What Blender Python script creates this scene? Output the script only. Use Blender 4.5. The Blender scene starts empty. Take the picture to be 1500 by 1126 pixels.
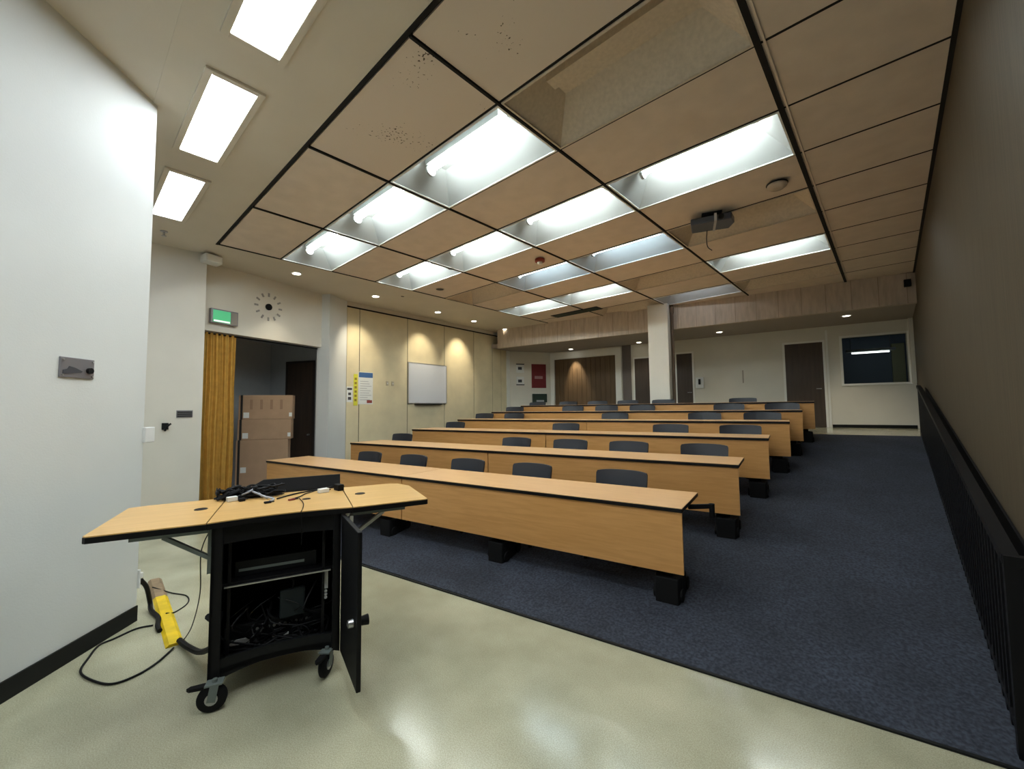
import bpy, math, random
from mathutils import Vector, Matrix
random.seed(7)
C = bpy.context.scene.collection
sc = bpy.context.scene

# ------------------------------------------------------------------ camera
EYE = 1.6
yaw, pitch, roll = 0.7434925, 0.0594385, -0.0106542
cy_, sy_ = math.cos(yaw), math.sin(yaw)
cp_, sp_ = math.cos(pitch), math.sin(pitch)
fwd = Vector((-sy_*cp_, cy_*cp_, sp_)); rgt = Vector((cy_, sy_, 0)); up = rgt.cross(fwd)
cr_, sr_ = math.cos(roll), math.sin(roll)
r2 = cr_*rgt + sr_*up; u2 = -sr_*rgt + cr_*up
cam = bpy.data.cameras.new('camera'); camo = bpy.data.objects.new('camera', cam); C.objects.link(camo)
cam.sensor_width = 36; cam.lens = 602.583/1500*36; cam.clip_start = 0.05; cam.clip_end = 100
camo.matrix_world = Matrix(((r2.x, u2.x, -fwd.x, 0), (r2.y, u2.y, -fwd.y, 0), (r2.z, u2.z, -fwd.z, EYE), (0, 0, 0, 1)))
sc.camera = camo

# ------------------------------------------------------------------ world, exposure
w = bpy.data.worlds.new('world'); sc.world = w; w.use_nodes = True
w.node_tree.nodes['Background'].inputs[0].default_value = (0.02, 0.02, 0.022, 1)
sc.view_settings.view_transform = 'Standard'; sc.view_settings.look = 'None'
sc.view_settings.exposure = 2.45; sc.view_settings.gamma = 1; sc.view_settings.use_curve_mapping = False
sc.cycles.use_denoising = True
sc.cycles.max_bounces = 8; sc.cycles.diffuse_bounces = 6
sc.cycles.sample_clamp_indirect = 6

TUBE = 13.5      # strength of the bare tubes in the coffers
LENS = 4.9       # strength of the lensed troffers
# ------------------------------------------------------------------ layout
CZ = 4.151                       # ceiling height
AN = math.radians(9.4)           # the rows, the rear wall and the carpet edge are turned by this
N = Vector((-math.sin(AN), math.cos(AN), 0)); T = Vector((math.cos(AN), math.sin(AN), 0))
S0, SL, LAND = 2.79, 0.148, 1.05
S1 = S0 + LAND/SL
def ramp(s): return min(max(0, SL*(s-S0)), LAND)
def P(t, s, z=0): v = T*t + N*s; return Vector((v.x, v.y, z))
XR = 0.46                        # right wall
# ------------------------------------------------------------------ materials
def new_mat(name):
    m = bpy.data.materials.new(name); m.use_nodes = True
    nt = m.node_tree; b = nt.nodes['Principled BSDF']; return m, nt, b
def mat(name, col, rough=0.6, metal=0, noise=0, scale=8, bump=0, bscale=60, emit=None, es=0, stretch=None, coat=0):
    m, nt, b = new_mat(name)
    b.inputs['Roughness'].default_value = rough; b.inputs['Metallic'].default_value = metal
    b.inputs['Base Color'].default_value = (*col, 1)
    if coat: b.inputs['Coat Weight'].default_value = coat
    tc = nt.nodes.new('ShaderNodeTexCoord')
    src = tc.outputs['Object']
    if stretch:
        mp = nt.nodes.new('ShaderNodeMapping'); mp.inputs['Scale'].default_value = stretch
        nt.links.new(src, mp.inputs[0]); src = mp.outputs[0]
    if noise:
        n = nt.nodes.new('ShaderNodeTexNoise'); n.inputs['Scale'].default_value = scale; n.inputs['Detail'].default_value = 5
        nt.links.new(src, n.inputs['Vector'])
        r = nt.nodes.new('ShaderNodeValToRGB'); r.color_ramp.elements[0].position = .3; r.color_ramp.elements[1].position = .7
        r.color_ramp.elements[0].color = (*[c*(1-noise) for c in col], 1); r.color_ramp.elements[1].color = (*[min(1, c*(1+noise)) for c in col], 1)
        nt.links.new(n.outputs[0], r.inputs[0]); nt.links.new(r.outputs[0], b.inputs['Base Color'])
    if bump:
        n2 = nt.nodes.new('ShaderNodeTexNoise'); n2.inputs['Scale'].default_value = bscale; n2.inputs['Detail'].default_value = 3
        nt.links.new(src, n2.inputs['Vector'])
        bp = nt.nodes.new('ShaderNodeBump'); bp.inputs['Strength'].default_value = bump; bp.inputs['Distance'].default_value = .01
        nt.links.new(n2.outputs[0], bp.inputs['Height']); nt.links.new(bp.outputs[0], b.inputs['Normal'])
    if emit:
        b.inputs['Emission Color'].default_value = (*emit, 1); b.inputs['Emission Strength'].default_value = es
    return m
def srgb(r, g, b):
    f = lambda c: (c/255/12.92) if c/255 <= .04045 else ((c/255+.055)/1.055)**2.4
    return (f(r), f(g), f(b))

M = {}
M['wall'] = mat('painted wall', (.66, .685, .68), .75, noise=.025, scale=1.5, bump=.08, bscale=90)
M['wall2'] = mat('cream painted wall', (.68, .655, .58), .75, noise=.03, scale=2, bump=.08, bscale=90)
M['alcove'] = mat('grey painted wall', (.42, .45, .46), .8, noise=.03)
M['plaster'] = mat('ceiling plaster', (.62, .575, .485), .85, noise=.03, scale=2, bump=.05)
M['tile'] = mat('ceiling tile', (.68, .595, .505), .9, noise=.05, scale=5, bump=.1, bscale=120)
M['black'] = mat('matt black', (.0035, .0035, .0045), .6)
M['void'] = mat('dark gap', (.008, .007, .006), .95)
M['blackm'] = mat('black painted steel', (.004, .004, .005), .5)
M['rubber'] = mat('black rubber', (.005, .005, .0055), .75)
M['basebd'] = mat('black vinyl base', (.008, .009, .009), .55)
M['blackgloss'] = mat('black laminate edge', (.003, .003, .004), .45)
M['chair'] = mat('charcoal plastic', (.022, .026, .036), .5, bump=.1, bscale=200)
M['chrome'] = mat('dull steel', (.45, .46, .47), .3, metal=.9)
M['greym'] = mat('grey painted bracket', (.16, .19, .18), .5, metal=.2)
M['white'] = mat('white enamel', (.8, .82, .8), .35)
M['whitepl'] = mat('white plastic', (.75, .76, .75), .4)
M['fix'] = mat('white reflector', (.34, .36, .355), .5)
M['fixunlit'] = mat('dusty reflector', (.6, .53, .43), .8, noise=.08, scale=30)
M['tube'] = mat('lit fluorescent tube', (.9, .9, .9), .5, emit=(.93, 1, .97), es=TUBE)
M['tubeblue'] = mat('lit bluish fluorescent tube', (.9, .9, .9), .5, emit=(.70, .88, 1), es=TUBE*.55)
M['tubedim'] = mat('failing fluorescent tube', (.9, .9, .9), .5, emit=(.85, .9, 1), es=TUBE*.18)
M['tubeoff'] = mat('dead fluorescent tube', (.5, .47, .4), .4)
M['lens'] = mat('lit acrylic lens', (.9, .9, .9), .4, emit=(.90, .97, 1), es=LENS)
M['lensb'] = mat('lit bluish acrylic lens', (.9, .9, .9), .4, emit=(.80, .88, 1), es=LENS*.62)
M['bulb'] = mat('lit downlight lamp', (1, .95, .85), .4, emit=(1, .93, .78), es=3)
M['bulbd'] = mat('lit rear downlight lamp', (1, .95, .85), .4, emit=(1, .93, .8), es=1.5)
M['trimw'] = mat('white painted trim', (.8, .8, .76), .5)
M['brown'] = mat('dark brown door veneer', (.05, .031, .019), .5, noise=.2, scale=3, stretch=(6, 6, .4))
M['brownp'] = mat('brown folding panel', (.11, .066, .03), .6, noise=.15, scale=3, stretch=(8, 8, .5))
M['rwall'] = mat('dark brown wall covering', (.085, .066, .041), .6, noise=.18, scale=6, stretch=(14, 14, .35), bump=.05)
M['curtain'] = mat('mustard curtain cloth', (.58, .35, .07), .8, noise=.12, scale=10, bump=.15, bscale=300)
M['card'] = mat('brown cardboard', (.40, .265, .165), .85, noise=.06, scale=5)
M['cardd'] = mat('dark strap tape', (.02, .018, .016), .5)
M['yellow'] = mat('worn yellow plastic', (.75, .52, .01), .45, noise=.18, scale=9)
M['woodworn'] = mat('worn bare wood', (.28, .2, .12), .8, noise=.2, scale=12)
M['cable'] = mat('black cable jacket', (.005, .005, .006), .55)
M['cableg'] = mat('grey cable jacket', (.35, .37, .42), .5)
M['green'] = mat('lit green sign face', (.05, .35, .15), .4, emit=(.10, .55, .25), es=.10)
M['red'] = mat('dark red board', (.16, .01, .014), .6)
M['redp'] = mat('red plastic', (.22, .02, .008), .4)
M['blue'] = mat('blue print', (.05, .13, .32), .6)
M['paper'] = mat('white paper', (.72, .74, .72), .7)
M['inkgrey'] = mat('grey print', (.35, .36, .38), .7)
M['inkdark'] = mat('dark print', (.05, .05, .06), .7)
M['inkred'] = mat('brownish red print', (.25, .05, .04), .7)
M['yprint'] = mat('yellow green print', (.68, .66, .05), .7)
M['yink'] = mat('olive print', (.3, .22, .02), .7)
M['board'] = mat('whiteboard surface', (.66, .69, .74), .25)
M['alu'] = mat('brushed aluminium', (.5, .5, .5), .4, metal=.8)
M['device'] = mat('dark grey device casing', (.007, .008, .009), .5)
M['devicel'] = mat('slate device face', (.016, .022, .024), .5)
M['projb'] = mat('dark projector casing', (.05, .055, .075), .35)
M['boothw'] = mat('booth wall', (.16, .20, .25), .8)
M['boothp'] = mat('pale booth panel', (.34, .34, .2), .8)
M['doorgreen'] = mat('dark green plastic', (.012, .03, .02), .5)
M['platedark'] = mat('metal wall plate', (.25, .24, .26), .4, metal=.5)

for k_ in ('black', 'blackm', 'rubber', 'blackgloss', 'cable', 'device', 'devicel', 'basebd'): M[k_].node_tree.nodes['Principled BSDF'].inputs['Specular IOR Level'].default_value = .22
M['rwall'].node_tree.nodes['Principled BSDF'].inputs['Specular IOR Level'].default_value = .2
# laminate: pale maple with fine long grain
def laminate(name, c1, c2, rough=.28):
    m, nt, b = new_mat(name)
    tc = nt.nodes.new('ShaderNodeTexCoord'); mp = nt.nodes.new('ShaderNodeMapping'); mp.inputs['Scale'].default_value = (1.2, 14, 14)
    n = nt.nodes.new('ShaderNodeTexNoise'); n.inputs['Scale'].default_value = 2.5; n.inputs['Detail'].default_value = 6
    n.inputs['Distortion'].default_value = .6
    r = nt.nodes.new('ShaderNodeValToRGB'); r.color_ramp.elements[0].position = .35; r.color_ramp.elements[1].position = .65
    r.color_ramp.elements[0].color = (*c1, 1); r.color_ramp.elements[1].color = (*c2, 1)
    nt.links.new(tc.outputs['Object'], mp.inputs[0]); nt.links.new(mp.outputs[0], n.inputs['Vector'])
    nt.links.new(n.outputs[0], r.inputs[0]); nt.links.new(r.outputs[0], b.inputs['Base Color'])
    b.inputs['Roughness'].default_value = rough
    return m
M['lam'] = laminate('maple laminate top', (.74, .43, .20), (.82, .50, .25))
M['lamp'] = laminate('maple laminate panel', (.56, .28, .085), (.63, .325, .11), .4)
M['lamc'] = laminate('pale maple laminate', (.60, .36, .125), (.68, .42, .16))

# vinyl floor: speckled, polished
m, nt, b = new_mat('polished speckled vinyl')
tc = nt.nodes.new('ShaderNodeTexCoord')
n1 = nt.nodes.new('ShaderNodeTexNoise'); n1.inputs['Scale'].default_value = 170; n1.inputs['Detail'].default_value = 2
n2 = nt.nodes.new('ShaderNodeTexNoise'); n2.inputs['Scale'].default_value = 1.6; n2.inputs['Detail'].default_value = 6
nt.links.new(tc.outputs['Object'], n1.inputs[0]); nt.links.new(tc.outputs['Object'], n2.inputs[0])
ra = nt.nodes.new('ShaderNodeValToRGB'); ra.color_ramp.elements[0].position = .38; ra.color_ramp.elements[1].position = .62
ra.color_ramp.elements[0].color = (.40, .385, .27, 1); ra.color_ramp.elements[1].color = (.52, .505, .37, 1)
rb = nt.nodes.new('ShaderNodeValToRGB'); rb.color_ramp.elements[0].position = .3; rb.color_ramp.elements[1].position = .7
rb.color_ramp.elements[0].color = (.70, .71, .68, 1); rb.color_ramp.elements[1].color = (1.06, 1.06, 1.06, 1)
mx = nt.nodes.new('ShaderNodeMix'); mx.data_type = 'RGBA'; mx.blend_type = 'MULTIPLY'; mx.inputs[0].default_value = 1
nt.links.new(n1.outputs[0], ra.inputs[0]); nt.links.new(n2.outputs[0], rb.inputs[0])
nt.links.new(ra.outputs[0], mx.inputs[6]); nt.links.new(rb.outputs[0], mx.inputs[7]); nt.links.new(mx.outputs[2], b.inputs['Base Color'])
rr = nt.nodes.new('ShaderNodeMapRange'); rr.inputs[3].default_value = .10; rr.inputs[4].default_value = .22
nt.links.new(n2.outputs[0], rr.inputs[0]); nt.links.new(rr.outputs[0], b.inputs['Roughness'])
bp = nt.nodes.new('ShaderNodeBump'); bp.inputs['Strength'].default_value = .035; bp.inputs['Distance'].default_value = .01
n3 = nt.nodes.new('ShaderNodeTexNoise'); n3.inputs['Scale'].default_value = 5
nt.links.new(tc.outputs['Object'], n3.inputs[0]); nt.links.new(n3.outputs[0], bp.inputs['Height']); nt.links.new(bp.outputs[0], b.inputs['Normal'])
M['vinyl'] = m
# carpet
m, nt, b = new_mat('dark blue grey carpet')
tc = nt.nodes.new('ShaderNodeTexCoord')
n1 = nt.nodes.new('ShaderNodeTexNoise'); n1.inputs['Scale'].default_value = 55; n1.inputs['Detail'].default_value = 4
n2 = nt.nodes.new('ShaderNodeTexNoise'); n2.inputs['Scale'].default_value = 2.2; n2.inputs['Detail'].default_value = 4
nt.links.new(tc.outputs['Object'], n1.inputs[0]); nt.links.new(tc.outputs['Object'], n2.inputs[0])
ra = nt.nodes.new('ShaderNodeValToRGB'); ra.color_ramp.elements[0].position = .35; ra.color_ramp.elements[1].position = .65
ra.color_ramp.elements[0].color = (.014, .018, .029, 1); ra.color_ramp.elements[1].color = (.042, .050, .072, 1)
rb = nt.nodes.new('ShaderNodeValToRGB'); rb.color_ramp.elements[0].position = .3; rb.color_ramp.elements[1].position = .7
rb.color_ramp.elements[0].color = (.75, .75, .75, 1); rb.color_ramp.elements[1].color = (1.2, 1.2, 1.2, 1)
mx = nt.nodes.new('ShaderNodeMix'); mx.data_type = 'RGBA'; mx.blend_type = 'MULTIPLY'; mx.inputs[0].default_value = 1
nt.links.new(n1.outputs[0], ra.inputs[0]); nt.links.new(n2.outputs[0], rb.inputs[0])
nt.links.new(ra.outputs[0], mx.inputs[6]); nt.links.new(rb.outputs[0], mx.inputs[7]); nt.links.new(mx.outputs[2], b.inputs['Base Color'])
b.inputs['Roughness'].default_value = .95
bp = nt.nodes.new('ShaderNodeBump'); bp.inputs['Strength'].default_value = .5; bp.inputs['Distance'].default_value = .01
nt.links.new(n1.outputs[0], bp.inputs['Height']); nt.links.new(bp.outputs[0], b.inputs['Normal'])
M['carpet'] = m
# beige partition cloth
M['fabric'] = mat('beige green partition cloth', (.68, .60, .40), .9, noise=.06, scale=3, bump=.3, bscale=160)
M['fascia'] = mat('stained board fascia', (.48, .405, .325), .85, noise=.14, scale=3, stretch=(5, 5, 1), bump=.15, bscale=40)
# spotted ceiling tile for the tiles near the camera
m, nt, b = new_mat('spotted ceiling tile')
tc = nt.nodes.new('ShaderNodeTexCoord')
n1 = nt.nodes.new('ShaderNodeTexNoise'); n1.inputs['Scale'].default_value = 46; n1.inputs['Detail'].default_value = 1
n2 = nt.nodes.new('ShaderNodeTexNoise'); n2.inputs['Scale'].default_value = 2; n2.inputs['Detail'].default_value = 2
nt.links.new(tc.outputs['Object'], n1.inputs[0]); nt.links.new(tc.outputs['Object'], n2.inputs[0])
mu = nt.nodes.new('ShaderNodeMath'); mu.operation = 'MULTIPLY'
nt.links.new(n1.outputs[0], mu.inputs[0]); nt.links.new(n2.outputs[0], mu.inputs[1])
ra = nt.nodes.new('ShaderNodeValToRGB'); ra.color_ramp.elements[0].position = .43; ra.color_ramp.elements[1].position = .455
ra.color_ramp.elements[0].color = (.68, .60, .51, 1); ra.color_ramp.elements[1].color = (.12, .09, .06, 1)
nt.links.new(mu.outputs[0], ra.inputs[0]); nt.links.new(ra.outputs[0], b.inputs['Base Color']); b.inputs['Roughness'].default_value = .9
M['tilespot'] = m
# window glass
m, nt, b = new_mat('window glass'); b.inputs['Base Color'].default_value = (.8, .85, .85, 1)
b.inputs['Transmission Weight'].default_value = 1; b.inputs['Roughness'].default_value = .02; b.inputs['IOR'].default_value = 1.1
M['glass'] = m
M['boothtube'] = mat('lit booth tube', (.9, .9, .9), .4, emit=(.95, 1, .97), es=1)

# ------------------------------------------------------------------ mesh builder
class MB:
    def __init__(s): s.v = []; s.f = []; s.m = []; s.mi = 0
    def _add(s, vs, fs):
        o = len(s.v); s.v += [tuple(v) for v in vs]; s.f += [tuple(i+o for i in f) for f in fs]; s.m += [s.mi]*len(fs)
        return s
    def box(s, x0, y0, z0, x1, y1, z1, F=None):
        vs = [Vector((x, y, z)) for z in (z0, z1) for y in (y0, y1) for x in (x0, x1)]
        if F: vs = [F @ v for v in vs]
        return s._add(vs, [(0, 2, 3, 1), (4, 5, 7, 6), (0, 1, 5, 4), (2, 6, 7, 3), (0, 4, 6, 2), (1, 3, 7, 5)])
    def prism(s, pts, z0, z1, F=None):
        n = len(pts)
        def zz(z, p): return z(p[0], p[1]) if callable(z) else z
        vs = [Vector((p[0], p[1], zz(z0, p))) for p in pts] + [Vector((p[0], p[1], zz(z1, p))) for p in pts]
        if F: vs = [F @ v for v in vs]
        A = sum(pts[i][0]*pts[(i+1) % n][1]-pts[(i+1) % n][0]*pts[i][1] for i in range(n))
        bot = tuple(reversed(range(n))); top = tuple(range(n, 2*n)); sd = [(i, (i+1) % n, n+(i+1) % n, n+i) for i in range(n)]
        if A < 0: bot = bot[::-1]; top = top[::-1]; sd = [f[::-1] for f in sd]
        return s._add(vs, [bot, top]+sd)
    def quad(s, a, b, c, d): return s._add([a, b, c, d], [(0, 1, 2, 3)])
    def cyl(s, a, b, r, r1=None, n=12, caps=True):
        a = Vector(a); b = Vector(b); r1 = r if r1 is None else r1
        d = (b-a).normalized(); x = d.orthogonal().normalized(); y = d.cross(x)
        vs = [a+(x*math.cos(k*2*math.pi/n)+y*math.sin(k*2*math.pi/n))*r for k in range(n)] + [b+(x*math.cos(k*2*math.pi/n)+y*math.sin(k*2*math.pi/n))*r1 for k in range(n)]
        fs = [(k, (k+1) % n, n+(k+1) % n, n+k) for k in range(n)]
        if caps: fs += [tuple(reversed(range(n))), tuple(range(n, 2*n))]
        return s._add(vs, fs)
    def bar(s, a, b, w, h, upv=(0, 0, 1)):      # rectangular bar from a to b
        a = Vector(a); b = Vector(b); d = (b-a).normalized(); u = Vector(upv)
        x = d.cross(u)
        if x.length < 1e-4: x = d.orthogonal()
        x.normalize(); y = x.cross(d).normalized()
        vs = [q+x*i*w/2+y*j*h/2 for q in (a, b) for j in (-1, 1) for i in (-1, 1)]
        return s._add(vs, [(0, 1, 3, 2), (4, 6, 7, 5), (0, 4, 5, 1), (2, 3, 7, 6), (0, 2, 6, 4), (1, 5, 7, 3)])
    def tube(s, pts, r, n=8, sub=6):
        pts = [Vector(p) for p in pts]
        if sub > 1 and len(pts) > 2:            # Catmull-Rom
            q = [pts[0]]+pts+[pts[-1]]; out = []
            for i in range(1, len(q)-2):
                p0, p1, p2, p3 = q[i-1:i+3]
                for k in range(sub):
                    t = k/sub
                    out.append(.5*((2*p1)+(p2-p0)*t+(2*p0-5*p1+4*p2-p3)*t*t+(3*p1-p0-3*p2+p3)*t**3))
            out.append(pts[-1]); pts = out
        vs = []; x = None
        for i, p in enumerate(pts):
            d = (pts[min(i+1, len(pts)-1)]-pts[max(i-1, 0)]).normalized()
            x = d.orthogonal().normalized() if x is None else (x-d*x.dot(d)).normalized()
            y = d.cross(x)
            vs += [p+(x*math.cos(k*2*math.pi/n)+y*math.sin(k*2*math.pi/n))*r for k in range(n)]
        L = len(pts)
        fs = [(i*n+k, i*n+(k+1) % n, (i+1)*n+(k+1) % n, (i+1)*n+k) for i in range(L-1) for k in range(n)]
        fs += [tuple(reversed(range(n))), tuple(range((L-1)*n, L*n))]
        return s._add(vs, fs)
    def lathe(s, c, prof, n=24, axis='z'):
        c = Vector(c); vs = []
        for r, h in prof:
            for k in range(n):
                a = k*2*math.pi/n; ca, sa = r*math.cos(a), r*math.sin(a)
                vs.append(c+(Vector((ca, sa, h)) if axis == 'z' else Vector((h, ca, sa)) if axis == 'x' else Vector((sa, h, ca))))
        L = len(prof)
        fs = [(i*n+k, i*n+(k+1) % n, (i+1)*n+(k+1) % n, (i+1)*n+k) for i in range(L-1) for k in range(n)]
        fs += [tuple(reversed(range(n))), tuple(range((L-1)*n, L*n))]
        return s._add(vs, fs)
    def build(s, name, mats, parent=None, bevel=0, smooth=False, F=None):
        me = bpy.data.meshes.new(name); me.from_pydata(s.v, [], s.f)
        for q in (mats if isinstance(mats, list) else [mats]): me.materials.append(q)
        for p, i in zip(me.polygons, s.m): p.material_index = i
        if F is not None: me.transform(F)
        me.validate(); me.update()
        if smooth:
            for p in me.polygons: p.use_smooth = True
            try: me.set_sharp_from_angle(angle=math.radians(40))
            except Exception: pass
        o = bpy.data.objects.new(name, me); C.objects.link(o)
        if parent: o.parent = parent
        if bevel:
            bm_ = o.modifiers.new('bevel', 'BEVEL'); bm_.width = bevel; bm_.segments = 2; bm_.limit_method = 'ANGLE'; bm_.harden_normals = False
        return o
def tag(o, label, cat, group=None, kind=None):
    o['label'] = label; o['category'] = cat
    if group: o['group'] = group
    if kind: o['kind'] = kind
    return o
def thing(name, label, cat, loc=(0, 0, 0), rotz=0, group=None):
    o = bpy.data.objects.new(name, None); C.objects.link(o); o.empty_display_size = .1
    o.location = loc; o.rotation_euler = (0, 0, rotz); return tag(o, label, cat, group)
def struct(o): o['kind'] = 'structure'; return o
def copy_tree(o, parent=None):
    c = o.copy(); C.objects.link(c); c.parent = parent
    for ch in list(o.children): copy_tree(ch, c)
    return c
def frame(origin, xdir, zup=(0, 0, 1)):         # local x along xdir, z up, y = z cross x
    x = Vector(xdir).normalized(); z = Vector(zup); y = z.cross(x)
    return Matrix(((x.x, y.x, z.x, origin[0]), (x.y, y.y, z.y, origin[1]), (x.z, y.z, z.z, origin[2]), (0, 0, 0, 1)))

# ================================================================== SETTING
YF = -2.6                                       # front wall behind the camera
struct(MB().prism([(-12.2, YF-.1), (XR+.1, YF-.1), (XR+.1, (S0-.163*0)/.98+.08), (P(.2, S0).x, P(.2, S0).y), (P(-9.6, S0).x, P(-9.6, S0).y), (-12.2, 4.6)], -.1, 0).build('floor', M['vinyl']))
# carpeted ramp
rp = [P(.92, S0), P(2.30, S1), P(-7.5, S1), P(-9.3, S0)]
rp[0] = Vector((XR, (S0+XR*math.sin(AN))/math.cos(AN), 0)); rp[1] = Vector((XR, (S1+XR*math.sin(AN))/math.cos(AN), 0))
rp[2] = Vector((-9.75, (S1-9.75*math.sin(AN))/math.cos(AN), 0)); rp[3] = Vector((-8.92, (S0-8.92*math.sin(AN))/math.cos(AN), 0))
rp = [rp[0], rp[1], rp[2], Vector((-9.35, 4.5, 0)), Vector((-8.95, 3.75, 0)), Vector((-8.45, 1.48, 0))]
fz = lambda x, y: ramp(Vector((x, y, 0)).dot(N))+.004
struct(MB().prism([(p.x, p.y) for p in rp], -.1, fz).build('floor_carpet', M['carpet']))
struct(MB().prism([(p.x, p.y) for p in [P(2.3, S0-.012), P(2.3, S0+.006), P(-8, S0+.006), P(-8, S0-.012)] if True], -.01, .008).build('trim_1', M['basebd'])) if False else None
e0 = Vector((XR, (S0+XR*math.sin(AN))/math.cos(AN), 0)); e1 = P(-8.3, S0)
tb = MB(); tb.bar(e0+Vector((0, 0, .004))-N*.006, e1+Vector((0, 0, .004))-N*.006, .02, .012); struct(tb.build('trim_carpet_edge', M['basebd']))
# landing
q0 = Vector((XR+.1, (S1+(XR+.1)*math.sin(AN))/math.cos(AN), 0)); q3 = Vector((-9.8, (S1-9.8*math.sin(AN))/math.cos(AN), 0))
q1 = P(2.8, 13.1); q2 = P(-7.6, 13.1)
struct(MB().prism([(q0.x, q0.y), (q1.x, q1.y), (q2.x, q2.y), (q3.x, q3.y)], .9, LAND+.003).build('floor_landing', M['vinyl']))

# left white wall near the camera (turned 45 degrees)
wa = Vector((-4.372, .432, 0)); wd = Vector((.73, -.683, 0)).normalized(); wn = Vector((-wd.y, wd.x, 0))*-1  # wn points away from room
if wn.dot(Vector((1, 1, 0))) > 0: wn = -wn
wb = wa + wd*4.55
struct(MB().prism([(wa.x, wa.y), (wb.x, wb.y), ((wb+wn*.14).x, (wb+wn*.14).y), ((wa+wn*.14).x, (wa+wn*.14).y)], 0, CZ+.02).build('wall_left', M['wall']))
wr = -wn
bb = MB(); bb.prism([((wa+wr*.012).x, (wa+wr*.012).y), ((wb+wr*.012).x, (wb+wr*.012).y), (wb.x, wb.y), (wa.x, wa.y)], 0, .115); struct(bb.build('baseboard_left', M['basebd']))
# wall behind it with the hook, then the closing walls out of sight
struct(MB().box(-8.25, -.9, 0, -8.05, 1.48, CZ+.02).build('wall_far_left', M['wall2']))
struct(MB().box(-8.25, -1.0, 0, -4.0, -.88, CZ+.02).build('wall_side', M['wall']))
struct(MB().box(-4.2, YF-.12, 0, XR+.1, YF, CZ+.02).build('wall_front', M['wall']))
struct(MB().box(XR, YF-.1, -.1, XR+.14, 13.8, CZ+.02).build('wall_right', M['rwall']))
# header over the alcove
ha = Vector((-8.42, 1.46, 0)); hb = Vector((-9.10, 3.86, 0)); hd = (hb-ha).normalized(); hn = Vector((-hd.y, hd.x, 0))
F = frame((ha.x, ha.y, 0), hd); HL = (hb-ha).length
struct(MB().box(0, 0, 2.985, HL, .16, CZ+.02, F).build('wall_header', M['wall2']))
struct(MB().box(-8.45, 1.34, 0, -8.26, 1.47, CZ+.02).build('wall_return', M['wall2']))
# alcove walls
cA = Vector((-11.25, 3.42, 0)); cE = Vector((-9.28, 4.34, 0)); cB = Vector((-9.55, .75, 0))
d1 = (cE-cA).normalized(); F1 = frame((cA.x, cA.y, 0), d1)
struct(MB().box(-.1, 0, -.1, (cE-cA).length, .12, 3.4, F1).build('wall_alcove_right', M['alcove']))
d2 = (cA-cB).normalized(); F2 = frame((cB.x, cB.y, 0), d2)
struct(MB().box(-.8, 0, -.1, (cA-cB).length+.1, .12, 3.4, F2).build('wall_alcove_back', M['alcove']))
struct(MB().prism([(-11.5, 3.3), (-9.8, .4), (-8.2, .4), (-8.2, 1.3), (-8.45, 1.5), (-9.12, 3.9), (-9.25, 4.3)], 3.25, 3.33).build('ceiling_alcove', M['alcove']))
# white pilaster right of the alcove
pa = Vector((-8.90, 3.84, 0)); pb = Vector((-9.235, 4.385, 0)); Fp = frame((pa.x, pa.y, 0), (pb-pa))
struct(MB().box(0, .0, -.0, (pb-pa).length, .3, CZ+.02, Fp).build('wall_pilaster', M['wall']))
# soffit plaster: everything left of the grid and in front of it
GX0, GY0, CW, CH = -4.017, 1.505, 1.7224, .8612
ws = {-2: GX0-CW*1.9765, -1: GX0-CW, 0: GX0, 1: GX0+CW, 2: GX0+2*CW, 3: XR}
XL = ws[-2]
struct(MB().prism([(-8.5, YF-.1), (XR+.05, YF-.1), (XR+.05, GY0-.03), (XL-.03, GY0-.03), (XL-.03, 11.2), (-9.9, 11.2), (-9.2, 4.4)], CZ, CZ+.05).build('ceiling', M['plaster']))
tb = MB(); tb.box(-4.4, .405, CZ-.006, XR, .43, CZ+.001); struct(tb.build('trim_ceiling_seam', M['plaster']))
# grid of tiles
coff = {}
for c in (-2, -1, 0, 1):
    for r in (1, 3, 5, 7): coff[(c, r)] = 'lit'
coff[(1, 1)] = coff[(1, 5)] = coff[(-2, 5)] = coff[(0, 7)] = 'off'
coff[(0, 9)] = 'dim'; coff[(1, 9)] = 'off'; coff[(-1, 9)] = 'off'
coff[(0, 5)] = coff[(-1, 5)] = 'blue'
tl = MB()
for c in range(-2, 3):
    for r in range(0, 12):
        if (c, r) in coff: continue
        x0, x1 = ws[c]+.016, ws[c+1]-.016; y0, y1 = GY0+CH*r+.011, GY0+CH*(r+1)-.011
        tl.mi = 1 if r == 0 and c in (0, 1) or (c, r) == (2, 0) else 0
        tl.box(x0, y0, CZ+.004, x1, y1, CZ+.02)
struct(tl.build('ceiling_tiles', [M['tile'], M['tilespot']]))
vb = MB(); vb.box(XL-.03, GY0-.03, CZ+.40, XR+.02, 12, CZ+.42); vb.box(XL-.035, GY0-.035, CZ+.051, XL-.03, 12, CZ+.4); vb.box(XL, GY0-.035, CZ+.051, XR, GY0-.03, CZ+.4)
struct(vb.build('ceiling_void', M['void']))
# black bars of the grid: main runners (depth) and cross bars
gb = MB()
for c in (-1, 0, 1, 2):
    wdt = .022 if c < 2 else .04
    gb.box(ws[c]-wdt/2, GY0, CZ-.012, ws[c]+wdt/2, 11.2, CZ+.03)
gb.box(XR-.03, GY0, CZ-.01, XR, 11.2, CZ+.03); gb.box(XL-.02, GY0-.03, CZ-.004, XL+.004, 11, CZ+.03)
gb.box(XL-.02, GY0-.04, CZ-.008, XR, GY0-.008, CZ+.03)
for r in range(1, 12): gb.box(XL, GY0+CH*r-.009, CZ+.001, XR, GY0+CH*r+.009, CZ+.03)
struct(gb.build('trim_grid', M['void']))
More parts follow.
